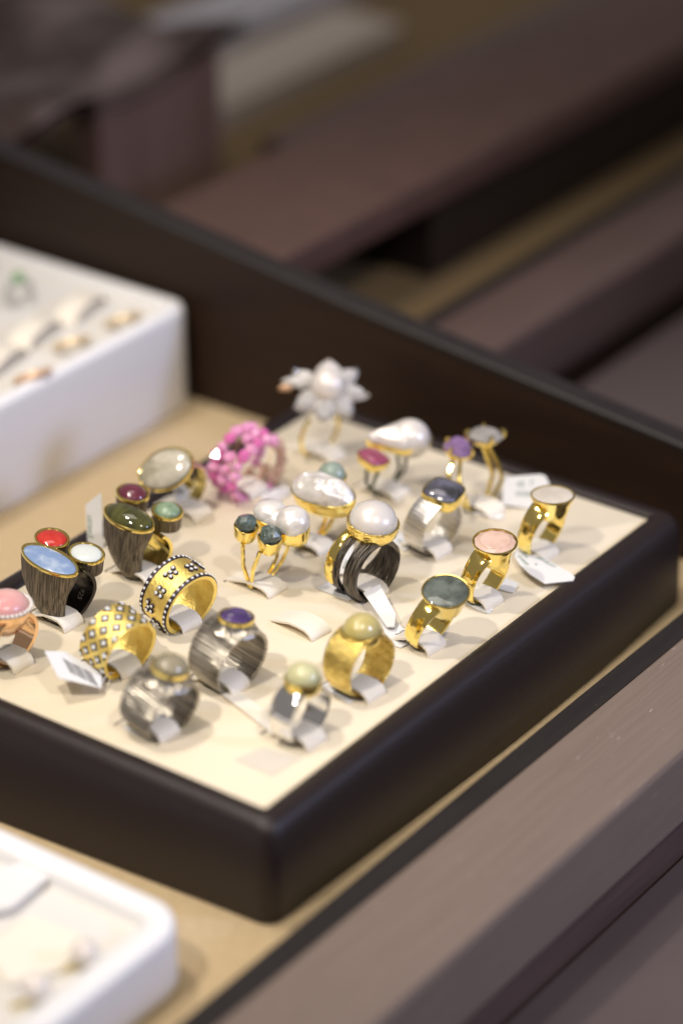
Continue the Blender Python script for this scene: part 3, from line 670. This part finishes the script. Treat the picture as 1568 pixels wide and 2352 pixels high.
wr.build('wire_band', mat('green_black_silver', (.13, .14, .11), .9, .3), r.o)

# amethyst and grey quartz on gold wires
r = Ring('two_stone_ring', 'gold wire ring with prong set lilac amethyst and grey quartz oval', 1096, 1166, yaw=-8, lean=3, slen=19, sh=3.2)
P = r.at(1052, 1032, 21); M = T(P, 8, 0, 10)
s = MB(); facet(s, ell(4.6, 5.0, 10, 2.6), 2.6, .6, M, .6); s.build('stone', st_lilac, r.o, smooth=False)
b = MB(); cup(b, ell(4.2, 4.6, 28, 2.6), -2.6, 0, .4, .7, M); b.build('bezel', gold, r.o)
Q = r.at(1113, 1002, 23); M2 = T(Q, 2, 6, -30)
s = MB(); facet(s, ell(6.4, 4.6, 14), 1.4, .7, M2, .6); s.build('stone', st_greyq, r.o, smooth=False)
b = MB(); cup(b, ell(6.0, 4.2, 32), -2.8, 0, .4, .6, M2); b.build('bezel', gold, r.o)
for MM, (ax, ay) in ((M, (4.6, 4.9)), (M2, (6.6, 4.6))):
    for sx, sy in ((1, .1), (-1, .1), (.1, 1), (.1, -1)):
        p = MB(); tube(p, [MM @ Vector((ax * sx * .8, ay * sy * .8, -2)), MM @ Vector((ax * sx * 1.06, ay * sy * 1.06, 0)), MM @ Vector((ax * sx * 1.04, ay * sy * 1.04, 1.6)), MM @ Vector((ax * sx * .86, ay * sy * .86, 2.2))], .6, 6); p.build('prong', gold, r.o)
wr = MB()
for ex, A in ((-1, P), (1, Q)):
    for yy in (-2.4, 2.4):
        A2 = A + Vector((0, yy * .5, -2.2))
        tube(wr, [A2, Vector((ex * 9.2, A.y * .5 + yy, 14.5)), Vector((ex * 9.4, yy * .9, 9)), Vector((ex * 6.0, yy * .5, 2.8)), Vector((ex * 1.5, yy * .2, .5))], .75, 8)
wr.build('wire_band', gold, r.o)

# ------------------------------------------------------------------ paper tags
def on_plane(px, py, c, n):
    d = FWD + RIGHT * ((px - W0 / 2) / FPX) + UP * ((H0 / 2 - py) / FPX)
    return CAM + d * ((c - CAM).dot(n) / d.dot(n))
def card(label, pts, th=.25, cat='tag', name='price_tag', m=None, sub=1):
    """a slip of paper from corner points (picture position, height above the pad)"""
    P = [at(x, y, PAD + h) for x, y, h in pts]; c = sum(P, Vector()) / len(P)
    o = thing(name, label, cat, c)
    n = Vector()
    for i in range(len(P)): n += (P[i] - c).cross(P[(i + 1) % len(P)] - c)
    n.normalize(); n = n if n.z > 0 else -n
    P = [on_plane(x, y, c, n) for x, y, h in pts]
    b = MB(); loft(b, [[p - c - n * th * .5 for p in P], [p - c + n * th * .5 for p in P]]); b.build('paper', m or paper, o, smooth=False)
    return o, c, n
def tagwords(o, c, n, body, size, px, py, h, dirpx, m, name='lettering'):
    """print on the slip: start picture position and a second one giving the reading direction"""
    A = on_plane(px, py, c, n); B = on_plane(*dirpx, c, n)
    x = (B - A).normalized(); M = frame_to((A + B) / 2 - c + n * .17, n, x)
    return words(body, size, m, o, M, name)

o, c, n = card('white barcode tag sticking up beside the gold lattice ring', [(103, 1496, 11), (152, 1497, 10), (234, 1547, 3.5), (233, 1581, 2.5), (200, 1573, 5), (135, 1557, 10)])
bc = MB(); A = on_plane(143, 1512, c, n); B = on_plane(209, 1545, c, n); D_ = on_plane(163, 1548, c, n) - A
for k in range(30):
    q = k / 30; wd = (.012, .022, .016)[k % 3]
    if k in (8, 19): continue
    p0 = A + (B - A) * q; p1 = A + (B - A) * (q + wd)
    loft(bc, [[p - c + n * h for p in (p0, p1, p1 + D_ * .92, p0 + D_ * .92)] for h in (.13, .16)])
bc.build('barcode', ink_black, o, smooth=False)

tube_ = MB(); A_ = on_plane(232, 1572, c, n) - c; B_ = at(262, 1545, PAD + 1.5) - c; tube(tube_, [A_, A_ * .5 + B_ * .5 + Vector((0, 0, 1.5)), B_], .16, 6); tube_.build('thread', paper, o)
o, c, n = card('upright white slip behind the dark green stone ring', [(197, 1160, 15), (233, 1131, 18), (238, 1258, 1), (202, 1245, 1)])
tagwords(o, c, n, 'JEWELRY', 2.0, 208, 1222, 5, (207, 1196), ink_green)
o, c, n = card('narrow white folded slip leaning against the pearl dome ring', [(834, 1362, 5.5), (872, 1343, 6.5), (909, 1412, 4.5), (905, 1440, 2.5), (888, 1440, 2.5)], .5)
o, c, n = card('rounded white slip with black print between the citrine and grey green disc rings', [(868, 1420, 1.2), (898, 1420, 1.4), (941, 1455, .7), (947, 1466, .6), (938, 1478, .5), (920, 1488, .4), (908, 1485, .4), (884, 1455, .8)])
tagwords(o, c, n, 'o  T  0', 3.4, 900, 1440, 1, (926, 1473), ink_black); tagwords(o, c, n, '6 2', 2.2, 918, 1444, 1, (940, 1462), ink_grey)
o, c, n = card('white label standing at the back behind the white shell ring', [(1158, 1095, 10.5), (1240, 1089, 10.5), (1252, 1093, 10), (1261, 1112, 7.5), (1240, 1172, .5), (1152, 1158, .8)])
tagwords(o, c, n, '42  7', 2.8, 1182, 1113, 8, (1228, 1110), ink_green); tagwords(o, c, n, '02500', 2.4, 1182, 1134, 5, (1224, 1136), ink_green)
o, c, n = card('large white leaf shaped label under the white shell ring', [(1180, 1264, 2.6), (1200, 1262, 2.6), (1262, 1290, 2.4), (1312, 1318, 2.0), (1319, 1326, 1.9), (1316, 1334, 1.7), (1250, 1341, 2.8), (1216, 1319, 3.0), (1194, 1299, 3.0), (1182, 1280, 2.8)])
tagwords(o, c, n, 'RP.00.00', 1.9, 1184, 1272, 2, (1216, 1304), ink_green); tagwords(o, c, n, 'FINE', 1.7, 1197, 1270, 2, (1212, 1284), ink_green); tagwords(o, c, n, 'JEWELRY', 2.1, 1236, 1282, 2, (1272, 1303), ink_green); tagwords(o, c, n, '0', 1.9, 1226, 1297, 2, (1234, 1298), ink_green)
tube_ = MB(); A_ = on_plane(1190, 1268, c, n) - c; B_ = at(1212, 1258, PAD + 2) - c; tube(tube_, [A_, A_ * .5 + B_ * .5 + Vector((0, 0, 1.2)), B_], .16, 6); tube_.build('thread', paper, o)
o, c, n = card('small white slip with black print under the rose quartz ring', [(1069, 1378, .9), (1080, 1372, .9), (1128, 1394, .4), (1132, 1401, .35), (1121, 1410, .3), (1090, 1399, .4), (1074, 1388, .7)], .2)
tagwords(o, c, n, '0525', 2.1, 1088, 1385, 1, (1122, 1402), ink_black)
o, c, n = card('blank white slip behind the tab of the rose quartz ring', [(1150, 1326, 1.5), (1190, 1340, 1.2), (1178, 1362, .5), (1140, 1352, .5)])
o, c, n = card('clear edged white slip under the pearl dome ring', [(728, 1352, .5), (764, 1329, .5), (838, 1362, .3), (800, 1380, .3)], .25)
o, c, n = card('white slip with green print seen through the split of the pearl dome ring', [(776, 1262, 6), (812, 1250, 7), (806, 1322, 1), (772, 1316, 1)])
tagwords(o, c, n, '90L', 2.8, 792, 1312, 3, (804, 1280), ink_green)
o, c, n = card('white slip with black block under the citrine ring', [(736, 1576, .6), (763, 1562, .6), (836, 1596, .4), (800, 1616, .4)], .2)
q = MB(); P = [on_plane(x, y, c, n) - c for x, y in ((754, 1577), (776, 1566), (824, 1590), (800, 1602))]; loft(q, [[p + n * h for p in P] for h in (.12, .16)]); q.build('print', ink_black, o, smooth=False)
o, c, n = card('white slip with black block under the smoky cabochon ring', [(282, 1672, .6), (308, 1646, .6), (384, 1686, .4), (350, 1706, .4)], .2)
q = MB(); P = [on_plane(x, y, c, n) - c for x, y in ((292, 1668), (310, 1650), (366, 1682), (346, 1698))]; loft(q, [[p + n * h for p in P] for h in (.12, .16)]); q.build('print', ink_black, o, smooth=False)
o, c, n = card('long pale slip lying flat left of the silver cabochon ring', [(500, 1588, 1.2), (540, 1580, 1.2), (660, 1672, .4), (634, 1692, .4)], .2, m=strap_m)
o, c, n = card('flat grey patch painting a cast shadow near the front corner of the tray', [(538, 1745, .15), (604, 1716, .15), (692, 1742, .15), (626, 1782, .15)], .1, m=shadow_grey)  # thin sheet whose grey stands for a shadow cast on the pad
o, c, n = card('white slip with grey print inside the milky quartz ring', [(398, 1126, 6), (431, 1098, 10), (436, 1136, 5), (410, 1162, 1)])
tagwords(o, c, n, '86', 2.6, 410, 1134, 5, (428, 1118), ink_green)
o, c, n = card('white slip with faint print left of the brushed silver ring', [(893, 1240, .8), (922, 1222, .9), (952, 1250, .4), (928, 1266, .4)])
tagwords(o, c, n, '025', 2.0, 906, 1236, 1, (934, 1254), ink_green)
o, c, n = card('white slip under the amethyst wire ring', [(1062, 1176, .6), (1084, 1160, .6), (1160, 1184, .4), (1146, 1194, .4)], .3)
o, c, n = card('white slip beneath the openwork pink sapphire band', [(596, 1142, .8), (650, 1108, 1.0), (672, 1128, .5), (628, 1158, .5)])

# ------------------------------------------------------------------ the two white boxes
def open_box(label, x0, x1, y0, y1, h, rad, rim, depth):
    o = thing('jewellery_box', label, 'box', ((x0 + x1) / 2, (y0 + y1) / 2, FELT)); h -= FELT; ox, oy = (x0 + x1) / 2, (y0 + y1) / 2
    rr = lambda d, z: [(x - ox, y - oy, z) for x, y, z in rrect(x0 - d, x1 + d, y0 - d, y1 + d, max(.8, rad + d), z, 8)]
    b = MB(); loft(b, [rr(-3, 0), rr(-.5, .5), rr(0, 2), rr(0, h - 3), rr(-.5, h - 1.2), rr(-1.6, h - .2), rr(-3, h), rr(-rim + 1, h), rr(-rim, h - .8), rr(-rim, h - depth - 1)], True, False); b.build('box_body', white_box, o, sharp=60)
    p = MB(); loft(p, [rr(-rim + .3, h - depth - 2), rr(-rim + .3, h - depth)]); p.build('lining', white_pad, o)
    return o
BH = 37.0
open_box('white lacquered box with pale lining at the back left, out of focus', -160, 243, 220, 430, BH, 8, 6, 4)
FH = 16.0
open_box('white lacquered box with rounded corner in the front left corner, strongly blurred', -310, -38, -5.5, 190, FH, 14, 9, 5)
def small_tab(label, px, py, z, L, wd, h, rz, m=strap_m, name='paper_tab'):
    P = at(px, py, z); b = MB()
    pts = [(-L / 2, .1), (-L * .35, h * .8), (0, h), (L * .35, h * .8), (L / 2, .1)]
    loft(b, [[(-wd / 2, y, q), (wd / 2, y, q), (wd / 2, y, q + .7), (-wd / 2, y, q + .7)] for y, q in pts])
    o = b.build(name, m); o.location = P * S; o.rotation_euler = (0, 0, R(rz)); tag(o, label, 'tab', 'white tabs in the back box')
ZL = BH - 4
small_tab('white paper tab nearest the right corner of the back white box', 188, 718, ZL, 26, 9, 5, -80)
small_tab('white paper tab in the middle of the back white box', 84, 775, ZL, 26, 9, 5, -80)
small_tab('white paper tab at the left picture edge in the back white box', 2, 840, ZL, 26, 9, 5, -80)
def small_ring(label, px, py, z, rad, m, rz, lean=0, st=None):
    P = at(px, py, z); o = thing('finger_ring', label, 'ring', P, (R(lean), 0, R(rz)), 'small rings in the back white box')
    b = MB(); tube(b, [(rad * math.cos(2 * pi * k / 28), 0, rad + rad * math.sin(2 * pi * k / 28)) for k in range(29)], 1.5, 8); b.build('band', m, o)
    if st:
        s = MB(); ico(s, 2.6, T((0, 0, 2 * rad + 1.2)), 2, .05); s.build('stone', st, o, smooth=False)
small_ring('small amber gold ring nearest the right corner of the back white box', 268, 738, ZL, 6, amber, -20, 60)
small_ring('small gold ring in the middle of the back white box', 150, 792, ZL, 6, amber, -20, 60)
small_ring('small orange gold ring low at the left of the back white box', 62, 868, ZL, 6, amber_warm, -20, 60)
small_ring('small ring with a sparkling green stone in the back white box', 46, 700, ZL, 5, dull_silver, -20, 0, mat('green_crystal', (.35, .75, .30), 0, .02, trans=.5, ior=1.8, coat=1))
def card3(label, pts, z, name, m, cat):
    P = [at(x, y, z) for x, y in pts]; c = sum(P, Vector()) / len(P); b = MB()
    loft(b, [[p - c for p in P], [p - c + Vector((0, 0, 1.4)) for p in P]]); o = b.build(name, m, smooth=False); o.location = c * S; return tag(o, label, cat)
ZF = FH - 5
card3('white paper card lying in the front white box', [(-60, 2010), (60, 1990), (112, 2020), (30, 2090), (-60, 2110)], ZF + 2, 'paper_card', paper, 'card')
card3('long pale card strip in the middle of the front white box', [(-40, 2190), (70, 2110), (215, 2170), (150, 2230), (20, 2270)], ZF + .6, 'paper_card', strap_m, 'card')
for i, (px, py) in enumerate(((196, 2188), (84, 2270))):
    P = at(px, py, ZF + 5); e = thing('pearl_earring', ('pearl earring nearest the right rim of the front white box', 'pearl earring near the lower picture edge in the front white box')[i], 'earring', P, None, 'pearl earrings in the front white box')
    s = MB(); ico(s, 4.0, Matrix.Identity(4), 3); s.build('pearl', pearl, e)
    b = MB(); tube(b, [(0, 0, -4.2), (-2, 2, -4.4), (-6, 4, -4.2)], .8, 6); b.build('post', gold, e)
